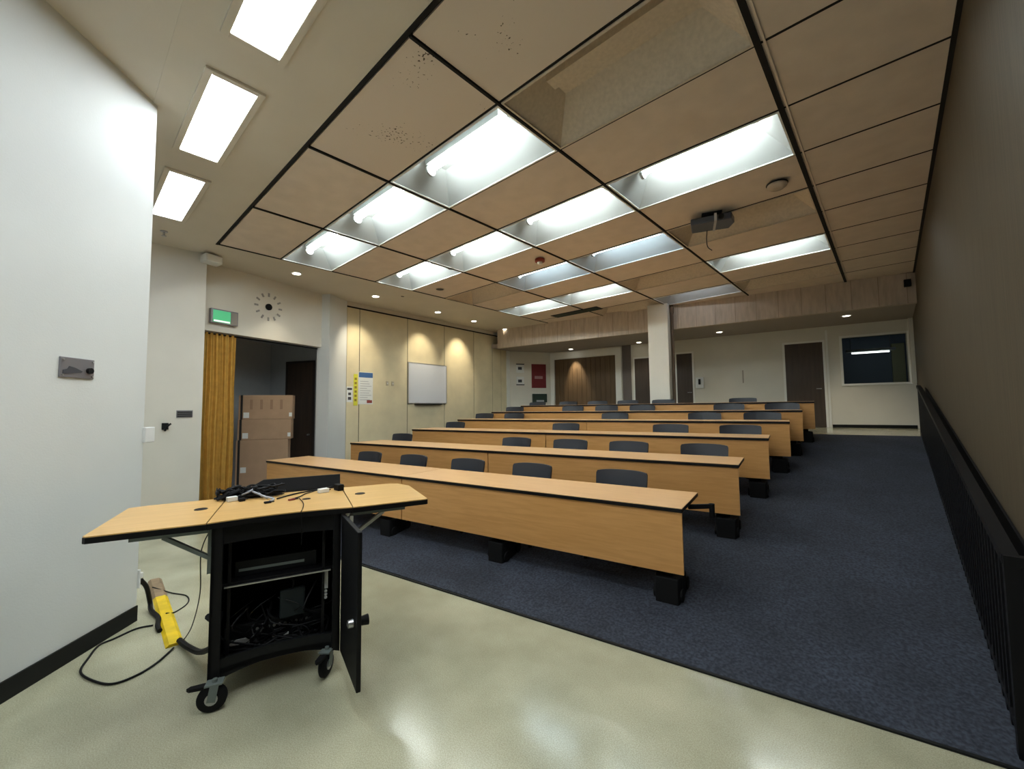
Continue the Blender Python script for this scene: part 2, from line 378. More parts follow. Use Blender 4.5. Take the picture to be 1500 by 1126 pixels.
# right light edge along the thick runner
tb = MB(); tb.box(ws[2]+.035, GY0, CZ-.006, ws[2]+.05, 10.9, CZ+.01); struct(tb.build('trim_runner_edge', M['tile']))

# partition on the left (tall cloth panels)
ps = Vector((-9.235, 4.385, 0)); pe = Vector((-9.645, 10.22, 0)); pd = (pe-ps).normalized(); Fq = frame((ps.x, ps.y, 0), pd); PL = (pe-ps).length
struct(MB().box(-.1, .06, -.1, PL+.1, .2, CZ+.02, Fq).build('wall_partition', M['wall2']))
edges = [0, .33, 1.72, 3.02, 4.24, 5.12, 5.56, PL]
par = thing('folding_partition', 'tall beige cloth folding partition of several panels along the left side wall', 'partition', (ps.x, ps.y, 0), math.atan2(pd.y, pd.x))
for i in range(len(edges)-1):
    MB().box(edges[i]+.008, .0, .3, edges[i+1]-.008, .055, 4.02).build('partition_panel', M['fabric'], par, bevel=.004)
MB().box(0, -.004, 4.02, PL, .055, 4.055).build('track', M['blackm'], par)
b_ = MB()
for e in edges[1:-1]: b_.box(e-.008, .01, .3, e+.008, .05, 4.02)
b_.build('seal_strips', M['void'], par)
struct(MB().box(0, -.02, 4.055, PL, .06, CZ+.01, Fq).build('wall_bulkhead', M['plaster']))
# white end post of the partition
Fz = frame((pe.x, pe.y, 0), pd)
struct(MB().box(0, -.02, .5, .16, .1, CZ+.02, Fz).build('trim_partition_end', M['trimw']))

# rear zone
RS = 13.0; la = Vector((-9.68, 10.36, 0)); lb = P(-6.86, RS); ld = (lb-la).normalized(); Fl = frame((la.x, la.y, 0), ld); LL = (lb-la).length
struct(MB().box(0, 0, .5, LL+.1, .12, CZ, Fl).build('wall_rear_left', M['wall2']))
Fr = frame((0, 0, 0), T)
def rb_box(mb, t0, t1, z0, z1, s0=RS, s1=RS+.14): mb.box(t0, s0, z0, t1, s1, z1, Fr); return mb
rw = MB()
D3 = (.12, .92, 3.215); WN = (1.31, 2.50, 2.13, 3.27)
rb_box(rw, -7.1, WN[0], .9, 3.7); rb_box(rw, WN[1], 2.75, .9, 3.7); rb_box(rw, WN[0], WN[1], .9, WN[2]); rb_box(rw, WN[0], WN[1], WN[3], 3.7)
struct(rw.build('wall_rear', M['wall2']))
bw = MB(); rb_box(bw, 1.04, 2.58, LAND, LAND+.08, RS-.012, RS); struct(bw.build('baseboard_rear', M['basebd']))
# rear soffit and fascia
FS = 10.78
struct(MB().box(-7.9, FS+.1, 3.6, 2.75, RS+.14, 3.72, Fr).build('ceiling_rear', mat('dull brown grey soffit paint', (.34, .295, .26), .85)))
fb = MB(); fb.box(-7.6, FS, 3.555, 2.45, FS+.12, CZ+.05, Fr)
struct(fb.build('wall_fascia', M['fascia']))
fj = MB(); x = -6.7
while x < 2.2:
    fj.box(x, FS-.003, 3.56, x+.008, FS+.01, CZ, Fr); x += .42
struct(fj.build('trim_fascia', mat('joint shadow gap', (.26, .21, .16), .9)))
# square column
struct(MB().box(-2.735, 10.45, .9, -2.26, 10.83, CZ+.01, Fr).build('wall_column', M['wall2']))
cb = MB(); cb.cyl(P(-2.21, 10.72, .9), P(-2.21, 10.72, CZ), .035); cb.box(-2.25, 10.68, 3.95, -2.17, 10.76, 4.1, Fr)
tag(cb.build('drain_pipe', mat('brown painted pipe', (.12, .08, .05), .6)), 'brown pipe running down the right side of the square column', 'pipe')

# rear openings
def rear_frame(t0, t1, zt, wd=.05, name='door_frame', parent=None):
    b = MB(); rb_box(b, t0-wd, t0, LAND, zt+wd, RS-.02, RS); rb_box(b, t1, t1+wd, LAND, zt+wd, RS-.02, RS); rb_box(b, t0, t1, zt, zt+wd, RS-.02, RS)
    return b.build(name, M['trimw'], parent)
def rear_door(n, t0, t1, zt, handle_t):
    b = MB(); rb_box(b, t0, t1, LAND+.01, zt, RS-.018, RS-.001); d = struct(b.build('door_%d' % n, M['brown']))
    rear_frame(t0, t1, zt, parent=d)
    h = MB(); h.cyl(P(handle_t, RS-.018, 2.03), P(handle_t, RS-.07, 2.03), .012); h.cyl(P(handle_t, RS-.07, 2.03), P(handle_t-.1, RS-.07, 2.03), .011)
    h.build('door_handle', M['chrome'], d)
rear_door(1, -3.85, -2.95, 3.14, -3.0)
rear_door(2, -2.59, -2.16, 3.185, -2.2)
rear_door(3, D3[0], D3[1], D3[2], .85)
# brown folding partition in a white frame
fp = thing('accordion_partition', 'brown folding partition in a white frame at the rear left corner', 'partition', P(-6.67, RS, LAND), AN)
k = 0
while k < 13:
    MB().box(.02+k*.168, -.05, .01, .02+k*.168+.160, -.02, 2.26).build('fold_panel', M['brownp'], fp); k += 1
b = MB(); b.box(-.16, -.07, 0, 0, 0, 2.5); b.box(2.21, -.07, 0, 2.41, 0, 2.5); b.box(0, -.07, 2.27, 2.21, 0, 2.5); b.build('frame', M['trimw'], fp)
b = MB(); rb_box(b, -4.24, -3.96, LAND, 3.6, RS-.02, RS-.001); struct(b.build('trim_recess', mat('grey brown recess panel', (.14, .12, .11), .7)))
# booth window
wf = MB(); a0, a1, z0, z1 = WN
for (x0, x1, q0_, q1_) in ((a0-.05, a0, z0-.05, z1+.05), (a1, a1+.05, z0-.05, z1+.05), (a0, a1, z0-.05, z0), (a0, a1, z1, z1+.05)):
    rb_box(wf, x0, x1, q0_, q1_, RS-.03, RS+.14)
wf = struct(wf.build('window_1', M['trimw']))
g = MB(); rb_box(g, a0, a1, z0, z1, RS+.05, RS+.056); g.build('window_pane', M['glass'], wf)
bo = MB()
rb_box(bo, .9, 3.4, .9, 3.7, 15.4, 15.5); rb_box(bo, .8, .9, .9, 3.7, RS+.14, 15.5); rb_box(bo, 3.3, 3.4, .9, 3.7, RS+.14, 15.5); rb_box(bo, .8, 3.4, 3.66, 3.72, RS+.14, 15.5); rb_box(bo, .8, 3.4, .85, .9, RS+.14, 15.5)
struct(bo.build('wall_booth', M['boothw']))
b = MB(); rb_box(b, 2.62, 2.88, .9, 3.3, 15.3, 15.4); struct(b.build('trim_booth_panel', M['boothp']))
bl = thing('booth_light', 'lit tube light seen through the rear booth window', 'ceiling light', P(2.02, 14.3, 3.0), AN)
MB().box(-.50, -.04, .03, .50, .04, .10).build('housing', M['fix'], bl); MB().cyl((-.38, 0, 0), (.38, 0, 0), .018).build('tube', M['boothtube'], bl); MB().cyl((-.4, 0, .1), (-.4, 0, .655), .006).build('hanger_rod', M['chrome'], bl); MB().cyl((.4, 0, .1), (.4, 0, .655), .006).build('hanger_rod', M['chrome'], bl)
# trim around the jamb right of door 3
b = MB(); rb_box(b, .985, 1.03, LAND, 3.5, RS-.03, RS); struct(b.build('trim_jamb', M['trimw']))
b = MB(); rb_box(b, 2.53, 2.62, 2.1, 3.66, RS-.12, RS); struct(b.build('trim_rear_corner', M['wall2']))

# ================================================================== CEILING LIGHTS
ncount = {}
cname = {-2: 'leftmost', -1: 'second', 0: 'third', 1: 'rightmost'}
rname = {1: 'front', 3: 'second', 5: 'third', 7: 'fourth', 9: 'rear'}
def coffer(c, r, kind):
    x0, x1 = ws[c]+.018, ws[c+1]-.018; y0, y1 = GY0+CH*r+.012, GY0+CH*(r+1)-.012
    cx, cy = (x0+x1)/2, (y0+y1)/2; hx, hy = (x1-x0)/2, (y1-y0)/2
    st = {'lit': 'lit white', 'blue': 'lit bluish', 'dim': 'dim half-lit', 'off': 'unlit dusty'}[kind]
    pos = {-2: 'in the leftmost column', -1: 'second from the left', 0: 'third from the left', 1: 'rightmost'}[c]
    t = thing('coffer_light', '%s recessed coffer light, %s of the %s row of the grid' % (st, pos, rname[r]), 'ceiling light', (cx, cy, CZ), 0, 'coffer lights in the grid ceiling')
    mt = M['fixunlit'] if kind == 'off' else M['fix']
    ix, iyf, iyb, H = .26, .10, .27, .27
    lo = [(-hx, -hy, .003), (hx, -hy, .003), (hx, hy, .003), (-hx, hy, .003)]
    hi = [(-hx+ix, -hy+iyf, H), (hx-ix, -hy+iyf, H), (hx-ix, hy-iyb, H), (-hx+ix, hy-iyb, H)]
    mb = MB(); o = [Vector(v) for v in lo+hi]
    off = [Vector((v.x*1.003, v.y*1.003, v.z+.012)) for v in o]
    fs = [(0, 1, 5, 4), (1, 2, 6, 5), (2, 3, 7, 6), (3, 0, 4, 7), (4, 5, 6, 7)]
    mb._add(o, [f[::-1] for f in fs]); mb._add(off, fs); mb.build('reflector', mt, t)
    rim = MB(); e = .018
    rim.box(-hx, -hy, -.006, hx, -hy+e, .004); rim.box(-hx, hy-e, -.006, hx, hy, .004); rim.box(-hx, -hy+e, -.006, -hx+e, hy-e, .004); rim.box(hx-e, -hy+e, -.006, hx, hy-e, .004)
    rim.build('rim', mt if kind == 'off' else M['white'], t)
    ty = (-hy+iyf+hy-iyb)/2; tz = .15
    ch = MB(); ch.box(-hx+ix+.01, ty-.06, .20, hx-ix-.01, ty+.06, H-.002)
    for sx in ((-1,) if kind != 'off' else ()):
        ch.lathe((sx*(hx-ix-.03), ty, tz), [(.02, -.02*sx), (.06, -.015*sx), (.06, .015*sx), (.02, .02*sx)], 16, 'x'); ch.box(min(sx*(hx-ix-.03), sx*(hx-ix-.05)), ty-.03, tz, max(sx*(hx-ix-.03), sx*(hx-ix-.05)), ty+.03, .22)
    ch.build('lamp_channel', mt, t)
    tm = {'lit': M['tube'], 'blue': M['tubeblue'], 'dim': M['tubedim'], 'off': M['tubeoff']}[kind]
    if kind != 'off':
        MB().cyl((-hx+ix+.03, ty, tz), (hx-ix+.06, ty, tz), .024, n=10).build('tube', tm, t)
    return t
for (c, r), k in coff.items(): coffer(c, r, k)

for i, (x0, x1) in enumerate(((-3.13, -1.86), (-4.92, -3.635), (-6.81, -5.46))):
    cx = (x0+x1)/2; hw = (x1-x0)/2
    lab = ['nearest lensed ceiling light, cut by the top of the photo', 'middle lensed ceiling light over the white left wall', 'farthest and smallest lensed ceiling light beside the white wall edge'][i]
    t = thing('troffer_light', lab, 'ceiling light', (cx, .81, CZ), 0, 'lensed lights in the plaster ceiling')
    b = MB(); a, bq, e = hw+.05, .2, .05
    b.box(-a, -bq, -.022, a, -bq+e, 0); b.box(-a, bq-e, -.022, a, bq, 0); b.box(-a, -bq+e, -.022, -a+e, bq-e, 0); b.box(a-e, -bq+e, -.022, a, bq-e, 0)
    b.build('frame', M['plaster'], t, bevel=.004)
    MB().box(-hw, -.15, -.012, hw, .15, -.002).build('diffuser', M['lensb'] if i == 2 else M['lens'], t)

def downlight(x, y, z, lab, grp, power, blend=.6, size=62, aim=(0, 0), bm='bulb', r=.085):
    t = thing('downlight', lab, 'ceiling light', (x, y, z), 0, grp)
    MB().lathe((0, 0, 0), [(r*.75, -.001), (r*.8, -.012), (r*1.1, -.012), (r*1.15, -.001)], 24).build('trim_ring', M['white'], t, smooth=True)
    MB().cyl((0, 0, -.010), (0, 0, -.014), r*.78, n=20).build('lamp_face', M[bm], t)
    L = bpy.data.lights.new('downlight_lamp', 'SPOT'); L.energy = power; L.spot_size = math.radians(size); L.spot_blend = blend
    L.color = (1, .86, .62); L.shadow_soft_size = .03
    o = bpy.data.objects.new('downlight_lamp', L); C.objects.link(o); o.parent = t; o.location = (0, 0, -.03)
    o.rotation_euler = (math.radians(aim[0]), math.radians(aim[1]), 0)
dl = [(-7.98, 2.82), (-8.36, 4.62), (-8.60, 6.52), (-8.75, 7.92), (-8.97, 9.46)]
dln = ['downlight in front of the dark hole clock, nearest of the left row', 'downlight above the posters on the partition', 'downlight above the whiteboard', 'downlight right of the whiteboard, fourth along the partition', 'last downlight before the fascia, fifth along the partition']
for i, (x, y) in enumerate(dl):
    downlight(x, y, CZ, dln[i], 'downlights along the left wall', [9, 22, 18, 24, 8][i], aim=(0, 34 if i else 20), size=62, blend=.9)
rl = [(-7.86, 11.50), (-5.59, 11.84), (-3.29, 11.8), (-.64, 11.73)]
rln = ['rear downlight over the brown folding partition', 'rear downlight just left of the square column', 'rear downlight just right of the square column', 'rear downlight above the brown door and booth window']
for i, (x, y) in enumerate(rl):
    downlight(x, y, 3.6, rln[i], 'downlights in the low rear ceiling', [26, 4, 4, 13][i], bm='bulbd', size=[50, 80, 80, 100][i], blend=.8, aim=[(18, 0), (0, 0), (0, 0), (0, 0)][i])

for i, (x, y) in enumerate(((-.72, .81), (-2.6, -1.3), (-.72, -1.3))):  # added troffers out of view, to brighten surfaces facing the camera
    t = copy_tree([o for o in bpy.data.objects if o.name == 'troffer_light'][0]); t.location = (x, y, CZ)
    t['label'] = ['next lensed ceiling light to the right of the nearest one, above the photo', 'left lensed ceiling light of the row behind the camera', 'right lensed ceiling light of the row behind the camera'][i]

# ================================================================== CEILING FITTINGS
def on_ceiling(name, lab, cat, x, y, z=CZ, grp=None): return thing(name, lab, cat, (x, y, z), 0, grp)
pj = on_ceiling('projector', 'dark ceiling projector hanging with loose cable by the right of the grid', 'projector', -1.64, 5.74)
pj.rotation_euler[2] = math.radians(20)
MB().cyl((0, 0, 0), (0, 0, -.07), .02).build('mount_pole', M['blackm'], pj)
b = MB(); b.box(-.12, -.1, -.02, .12, .1, 0); b.build('mount_plate', M['blackm'], pj)
b = MB(); b.prism([(-.26, -.14), (.22, -.17), (.27, .0), (.22, .17), (-.24, .16)], -.155, -.07); b.build('body', M['projb'], pj, bevel=.015)
MB().cyl((.1, -.16, -.112), (.1, -.19, -.112), .036, .032, 20).build('lens', M['blackgloss'], pj)
b = MB(); b.tube([(-.05, .12, -.15), (-.06, .14, -.27), (-.05, .13, -.38), (-.0, .12, -.44)], .006); b.build('dangling_cable', M['cable'], pj)
b = MB(); b.box(.02, -.18, -.158, .05, .17, -.06); b.build('bracket', M['alu'], pj)
s = on_ceiling('smoke_detector', 'round pale smoke detector on the ceiling right of the projector', 'smoke detector', -.84, 5.43)
MB().lathe((0, 0, 0), [(.06, 0), (.10, -.01), (.10, -.045), (.07, -.07), (.03, -.075)], 24).build('housing', mat('aged white plastic', (.5, .43, .35), .6), s, smooth=True)
MB().lathe((0, 0, 0), [(.105, -.01), (.11, -.018), (.105, -.026)], 24).build('shadow_ring', M['blackm'], s)
s = on_ceiling('fire_alarm', 'red and white fire alarm on a tile between lit coffers', 'fire alarm', -4.29, 5.40)
MB().lathe((0, 0, 0), [(.07, 0), (.085, -.01), (.085, -.05), (.05, -.06)], 24).build('base', M['redp'], s, smooth=True)
MB().lathe((0, 0, 0), [(.045, -.055), (.04, -.09), (.02, -.1)], 20).build('strobe', M['whitepl'], s, smooth=True)
def ceiling_speaker(x, y, lab, r=.1):
    s = on_ceiling('ceiling_speaker', lab, 'ceiling speaker', x, y)
    MB().lathe((0, 0, 0), [(r*.8, 0), (r*.9, -.008), (r, -.004), (r*1.02, 0)], 24).build('rim', M['fixunlit'], s, smooth=True)
    MB().cyl((0, 0, -.002), (0, 0, -.006), r*.8, n=24).build('grille', M['device'], s)
ceiling_speaker(-6.92, 5.30, 'dark round ceiling hole between the two leftmost columns of coffers')
ceiling_speaker(-4.36, 3.62+.0, 'small dark round ceiling spot near the second coffer row', .06) if False else None
ceiling_speaker(-7.95, 5.05, 'tiny dark ceiling fitting in the plaster above the posters', .045)
ceiling_speaker(-5.75, 4.65, 'faint round ceiling sensor on a tile left of the red fire alarm', .06)
v = on_ceiling('ceiling_vent', 'dark slot ventilation grille at the rear left of the grid', 'vent', -6.05, 9.12)
MB().box(-.72, -.16, -.012, .72, .16, 0).build('frame', M['device'], v)
b = MB()
for i in range(5): b.box(-.68, -.13+i*.06, -.02, .68, -.1+i*.06, -.012)
b.build('slats', M['doorgreen'], v)
s = on_ceiling('sprinkler', 'small sprinkler head under the ceiling beside the farthest lensed light', 'sprinkler', -7.42, .86)
b = MB(); b.lathe((0, 0, 0), [(.045, 0), (.04, -.012), (.012, -.014), (.012, -.06), (.03, -.065), (.03, -.07)], 16); b.build('head', M['chrome'], s)
# corner wall speaker / sensor
s = thing('corner_speaker', 'white wall speaker tucked under the ceiling above the left of the header', 'speaker', (-8.03, 1.50, CZ-.02), math.radians(20))
b = MB(); b.prism([(-.06, -.1), (.16, -.14), (.16, .12), (-.06, .16)], -.13, -.01); b.build('housing', M['whitepl'], s, bevel=.015)
MB().box(.158, -.11, -.12, .166, .1, -.03).build('grille', M['trimw'], s)
# beam stain box at fascia right corner
s = thing('junction_box', 'small dark junction box high on the right end of the fascia', 'junction box', P(2.13, FS-.001, 3.95), AN)
MB().box(-.05, -.05, -.07, .05, 0, .07).build('box', M['device'], s)

# ================================================================== LEFT SIDE FITTINGS
FW = frame((wa.x, wa.y, 0), wd)     # local x runs from the wall's far edge towards the camera, +y away? handled below
sgn = 1 if (FW.to_3x3() @ Vector((0, 1, 0))).dot(wr) > 0 else -1
def on_left(x, z): return wa+wd*x+wr*.0+Vector((0, 0, z))
ang = math.atan2(wd.y, wd.x)
s = thing('control_plate', 'scuffed metal control plate with dark knob on the white left wall', 'wall plate', on_left(.57, 1.9), ang)
sy = sgn
MB().box(-.115, min(0, .012*sy), -.066, .115, max(0, .012*sy), .066).build('plate', M['platedark'], s, bevel=.003)
b = MB(); b.cyl((-.075, .01*sy, -.012), (-.075, .03*sy, -.012), .02, n=16); b.build('knob', M['black'], s)
b = MB(); b.prism([(.10, -.045), (-.02, -.03), (-.03, -.02), (.02, .0), (.06, .008), (.07, -.01), (.1, -.02)], .0, .004, Matrix.Rotation(math.pi/2, 4, 'X') if sy < 0 else Matrix.Translation((0, .016, 0)) @ Matrix.Rotation(math.pi/2, 4, 'X'))
b.build('dark_smear', M['inkdark'], s)
b = MB()
for sx in (-1, 1):
    for sz in (-1, 1): b.cyl((sx*.10, .01*sy, sz*.05), (sx*.10, .018*sy, sz*.05), .006)
b.build('screws', M['chrome'], s)
# cover at the wall's edge
s = tag(MB().box(-.05, -.02, -.06, .05, .03, .06).build('cover_box', M['whitepl'], bevel=.006), 'small white cover box on the vertical edge of the left wall', 'cover box')
s.location = wa+Vector((-.035, .02, 1.6-.175)); s.rotation_euler = (0, 0, ang)
# outlet low on the wall's edge
s = thing('wall_outlet', 'white outlet with plugs low on the edge of the left wall', 'outlet', wa+wn*.025+Vector((0, 0, .31))-wd*.002, ang)
MB().box(-.012, -.04, -.07, 0, .04, .07).build('plate', M['whitepl'], s, bevel=.003)
MB().box(-.06, -.022, -.01, -.012, .022, .035).build('white_plug', M['whitepl'], s, bevel=.005)
MB().box(-.065, -.022, -.055, -.012, .022, -.015).build('black_plug', M['rubber'], s, bevel=.005)

# wall far left: hook telephone cradle and plate
X8 = -8.05
s = thing('wall_hook', 'dark metal hook bracket on the wall left of the curtain', 'hook', (X8, 1.03, 1.385))
MB().box(0, -.035, -.04, .012, .045, .06).build('back_plate', M['device'], s)
b = MB(); b.tube([(.01, .0, -.03), (.07, .0, -.05), (.10, .01, .0), (.09, .06, .05)], .014); b.build('arm', M['device'], s)
s = thing('card_plate', 'grey ribbed plate on the wall just left of the curtain', 'wall plate', (X8, 1.262, 1.578))
MB().box(0, -.1, -.055, .012, .1, .055).build('plate', M['platedark'], s, bevel=.002)
b = MB()
for i in range(3): b.box(.012, -.09, -.04+i*.03, .018, .09, -.025+i*.03)
b.build('ribs', M['device'], s)

# header fittings
def on_header(px_t, z): return ha+hd*px_t-hn*.0+Vector((0, 0, z))
hr = -hn if (-hn).dot(Vector((1, -1, 0))) > 0 else hn
angh = math.atan2(hd.y, hd.x)
s = thing('exit_sign', 'green lit exit sign in a grey metal case above the curtain', 'exit sign', on_header(.37, 3.245), angh)
sg = 1 if (frame((0, 0, 0), hd).to_3x3() @ Vector((0, 1, 0))).dot(hr) > 0 else -1
def hbox(b, x0, x1, z0, z1, y0, y1):
    a_, c_ = sorted((y0*sg, y1*sg)); return b.box(x0, a_, z0, x1, c_, z1)
hbox(MB(), -.22, .22, -.125, .125, 0, .07).build('case', M['platedark'], s, bevel=.006)
hbox(MB(), -.19, .09, -.105, .10, .07, .076).build('green_face', M['green'], s)
hbox(MB(), .10, .2, -.105, .10, .07, .075).build('end_panel', mat('greyish acrylic', (.3, .28, .25), .3), s)
hbox(MB(), -.18, .08, -.098, -.07, .076, .078).build('lit_strip', mat('pale lit strip', (.7, .8, .72), .4, emit=(.8, 1, .85), es=.15), s)  # glare along the sign's lower edge, painted as a faintly glowing strip
s = thing('wall_clock', 'frameless clock marks around a black centre hole above the alcove', 'clock', on_header(1.18, 3.61), angh)
b = MB(); b.cyl((0, 0, 0), (0, .02*sg, 0), .062, n=24); b.build('hub', M['black'], s)
for k_ in range(12):
    a_ = k_*math.pi/6; cx, cz = .235*math.sin(a_), .235*math.cos(a_)
    b = MB(); Fk = Matrix.Translation((cx, 0, cz)) @ Matrix.Rotation(a_, 4, 'Y')
    lo_, hi_ = sorted((0, .008*sg)); b.box(-.016, lo_, -.035, .016, hi_, .035, Fk); b.build('hour_mark', mat('grey clock mark', (.30, .29, .27), .6) if k_ == 0 else bpy.data.materials['grey clock mark'], s)
# curtain (wavy sheet with thickness)
ca = ha+hd*.10+hn*.10; L_ = .56
b = MB(); nseg = 90; front = []; back = []
for i in range(nseg+1):
    x = L_*i/nseg; w_ = .045*math.sin(i/nseg*2*math.pi*6.5)+.012*math.sin(i*1.7)
    front.append((x, w_-.004)); back.append((x, w_+.004))
pts = front+back[::-1]
cu = thing('curtain', 'mustard yellow pleated curtain drawn to the left of the alcove', 'curtain', (ca.x, ca.y, 0), angh)
zs = [.04, .6, 1.3, 2.0, 2.97]
vs = []; fs = []
for zi, z in enumerate(zs):
    amp = [1.15, 1.05, 1.0, .95, .8][zi]
    for (x, y) in pts: vs.append((x+.01*math.sin(zi*2+x*9), y*amp, z))
n_ = len(pts)
for zi in range(len(zs)-1):
    for i in range(n_): fs.append((zi*n_+i, zi*n_+(i+1) % n_, (zi+1)*n_+(i+1) % n_, (zi+1)*n_+i))
b._add(vs, fs); b.build('cloth', M['curtain'], cu, smooth=True)
MB().cyl((-.1, 0, 2.955), (HL-.2, 0, 2.955), .012).build('curtain_track', M['blackm'], cu)
MB().box(-.12, -.03, .0, -.02, .04, 2.98).build('dark_jamb', M['void'], cu)  # black strip stands in for the dark gap left of the curtain

# boxes in the alcove
bxd = Vector((.44, .81, 0)).normalized(); bo_ = Vector((-9.66, 2.36, 0)); angb = math.atan2(bxd.y, bxd.x)
bl_ = [(0, 1.03, .93, 'bottom box of the stack, the tallest, with a white label', -.02), (1.03, 1.44, .96, 'middle long cardboard box of the stack with small labels', .0), (1.44, 1.93, .97, 'top long cardboard box of the stack in the alcove', .01)]
for i, (z0, z1, w_, lab, dx) in enumerate(bl_):
    s = thing('cardboard_box', lab if 'alcove' in lab else lab+' in the alcove', 'box', (bo_.x, bo_.y, z0+.003*i), angb, 'cardboard boxes stacked in the alcove')
    MB().box(dx, 0, 0, dx+w_, .3, z1-z0).build('carton', M['card'], s, bevel=.006)
    b = MB(); b.box(dx+.035, -.003, 0, dx+.075, .302, z1-z0+.002); b.build('strap', M['cardd'], s)
    if i == 2:
        b = MB()
        for q in range(4): b = MB(); b.box(dx+.2+q*.18, -.002, .2, dx+.25+q*.18, 0, .4); b.build('print_mark', mat('faded box print', (.30, .19, .12), .9), s)
    MB().box(dx+.09, -.004, .03+(.35 if i == 0 else 0), dx+.19, -.001, .14+(.35 if i == 0 else 0)).build('label', M['paper'], s)
    MB().box(dx+w_-.06, -.004, .05, dx+w_-.005, -.001, .13).build('corner_label', M['paper'], s)
# alcove door
da = Vector((-10.75, 3.655, 0)); F1a = math.atan2(d1.y, d1.x)
s = bpy.data.objects.new('door_4', None); C.objects.link(s); s['kind'] = 'structure'; s.location = (da.x, da.y, 0); s.rotation_euler = (0, 0, F1a)
MB().box(.02, -.035, .0, .78, -.005, 2.75).build('door_leaf', M['brown'], s)
b = MB(); b.box(-.03, -.045, 0, .02, -.002, 2.8); b.box(.78, -.045, 0, .82, -.002, 2.8); b.box(.02, -.045, 2.75, .78, -.002, 2.8); b.build('door_frame', mat('dark door frame', (.03, .02, .015), .5), s)
MB().cyl((.70, -.035, 1.05), (.70, -.09, 1.05), .02).build('door_knob', M['chrome'], s)
s = tag(MB().box(.88, -.03, 1.62, .96, -.002, 1.78).build('light_switch', M['device']), 'dark switch plate right of the alcove door', 'light switch')
s.location = (da.x, da.y, 0); s.rotation_euler = (0, 0, F1a)

# partition fittings (local frame along the partition; room side is -y)
angp = math.atan2(pd.y, pd.x)
def on_part(x, z): v = ps+pd*x; return (v.x, v.y, z)
s = thing('whiteboard', 'blank whiteboard with tray on the cloth partition', 'whiteboard', on_part(2.40, 1.79), angp)
MB().box(-.66, -.03, 0, .66, -.002, 1.06).build('surface', M['board'], s)
b = MB(); b.box(-.68, -.034, -.02, .68, 0, 0); b.box(-.68, -.034, 1.06, .68, 0, 1.08); b.box(-.68, -.034, 0, -.66, 0, 1.06); b.box(.66, -.034, 0, .68, 0, 1.06); b.build('frame', M['alu'], s)
MB().box(-.45, -.09, -.045, .45, -.0, -.022).build('tray', M['device'], s)
s = thing('poster', 'white poster with a blue header on the partition', 'poster', on_part(.50, 1.75), angp)
MB().box(-.19, -.008, 0, .19, -.002, .77).build('sheet', M['paper'], s)
MB().box(-.185, -.010, .64, .185, -.008, .76).build('blue_header', M['blue'], s)
b = MB()
for i in range(9): b.box(-.15+.0*i, -.0095, .1+i*.055, -.15+[.26, .2, .3, .24, .28, .18, .3, .25, .22][i], -.008, .112+i*.055)
b.build('text_lines', M['inkgrey'], s)
MB().box(.03, -.0105, .03, .17, -.008, .10).build('red_block', M['inkred'], s)
s = thing('yellow_sign', 'narrow yellow vertical sign left of the blue-headed poster', 'sign', on_part(.235, 1.72), angp)
MB().box(-.05, -.008, 0, .05, -.002, .74).build('sheet', M['yprint'], s)
b = MB()
for i in range(6): b.box(-.028, -.0095, .1+i*.1, .028, -.008, .155+i*.1)
b.build('letter_marks', M['yink'], s)
s = thing('notice', 'small white notice beside the white pilaster', 'notice', on_part(.085, 1.80), angp)
MB().box(-.075, -.008, 0, .075, -.002, .36).build('sheet', M['paper'], s)
b = MB(); b.box(-.06, -.0095, .28, .06, -.008, .33); b.box(-.04, -.0095, .05, .04, -.008, .12); b.box(-.035, -.0095, .16, .035, -.008, .22); b.build('print', M['inkdark'], s)
for i, (x, lab) in enumerate(((1.20, 'left small beige switch plate on the partition'), (1.36, 'right small beige switch plate on the partition'))):
    s = thing('switch_plate', lab, 'light switch', on_part(x-.1, 2.22), angp, 'switch plates on the partition')
    MB().box(-.035, -.012, 0, .035, -.001, .11).build('plate', mat('beige plastic', (.5, .44, .33), .5) if not i else bpy.data.materials['beige plastic'], s, bevel=.002)
    MB().box(-.01, -.02, .04, .01, -.012, .07).build('toggle', M['whitepl'], s)
# rear left wall papers and red board
def on_rl(x, z): v = la+ld*x; return (v.x, v.y, z)
angl = math.atan2(ld.y, ld.x)
s = thing('red_board', 'dark red panel with a pale band on the rear left wall', 'notice board', on_rl(1.11, 2.33), angl)
MB().box(-.27, -.02, 0, .27, -.002, .84).build('panel', M['red'], s); MB().box(-.16, -.023, .32, .14, -.02, .42).build('pale_band', mat('pinkish print', (.35, .2, .2), .7), s)
s = thing('green_bin', 'dark green box standing below the red panel', 'box', on_rl(1.11, 1.70), angl)
MB().box(-.26, -.12, .12, .26, -.003, .42).build('box', M['doorgreen'], s, bevel=.01); MB().box(-.14, -.123, .14, .14, -.12, .2).build('pale_label', M['inkgrey'], s)
for i, (z, lab) in enumerate(((2.86, 'upper paper notice with a black top edge, rear left wall'), (2.42, 'lower paper notice with a black bottom edge, rear left wall'))):
    s = thing('paper_notice', lab, 'notice', on_rl(.42, z), angl, 'paper notices on the rear left wall')
    MB().box(-.14, -.01, 0, .14, -.002, .3).build('sheet', M['paper'], s)
    b = MB(); b.box(-.15, -.012, .28 if i == 0 else 0, .15, -.009, .315 if i == 0 else .035); b.box(-.08, -.0115, .1, .06, -.01, .2); b.build('print', M['inkdark'] if i == 0 else M['inkdark'], s)
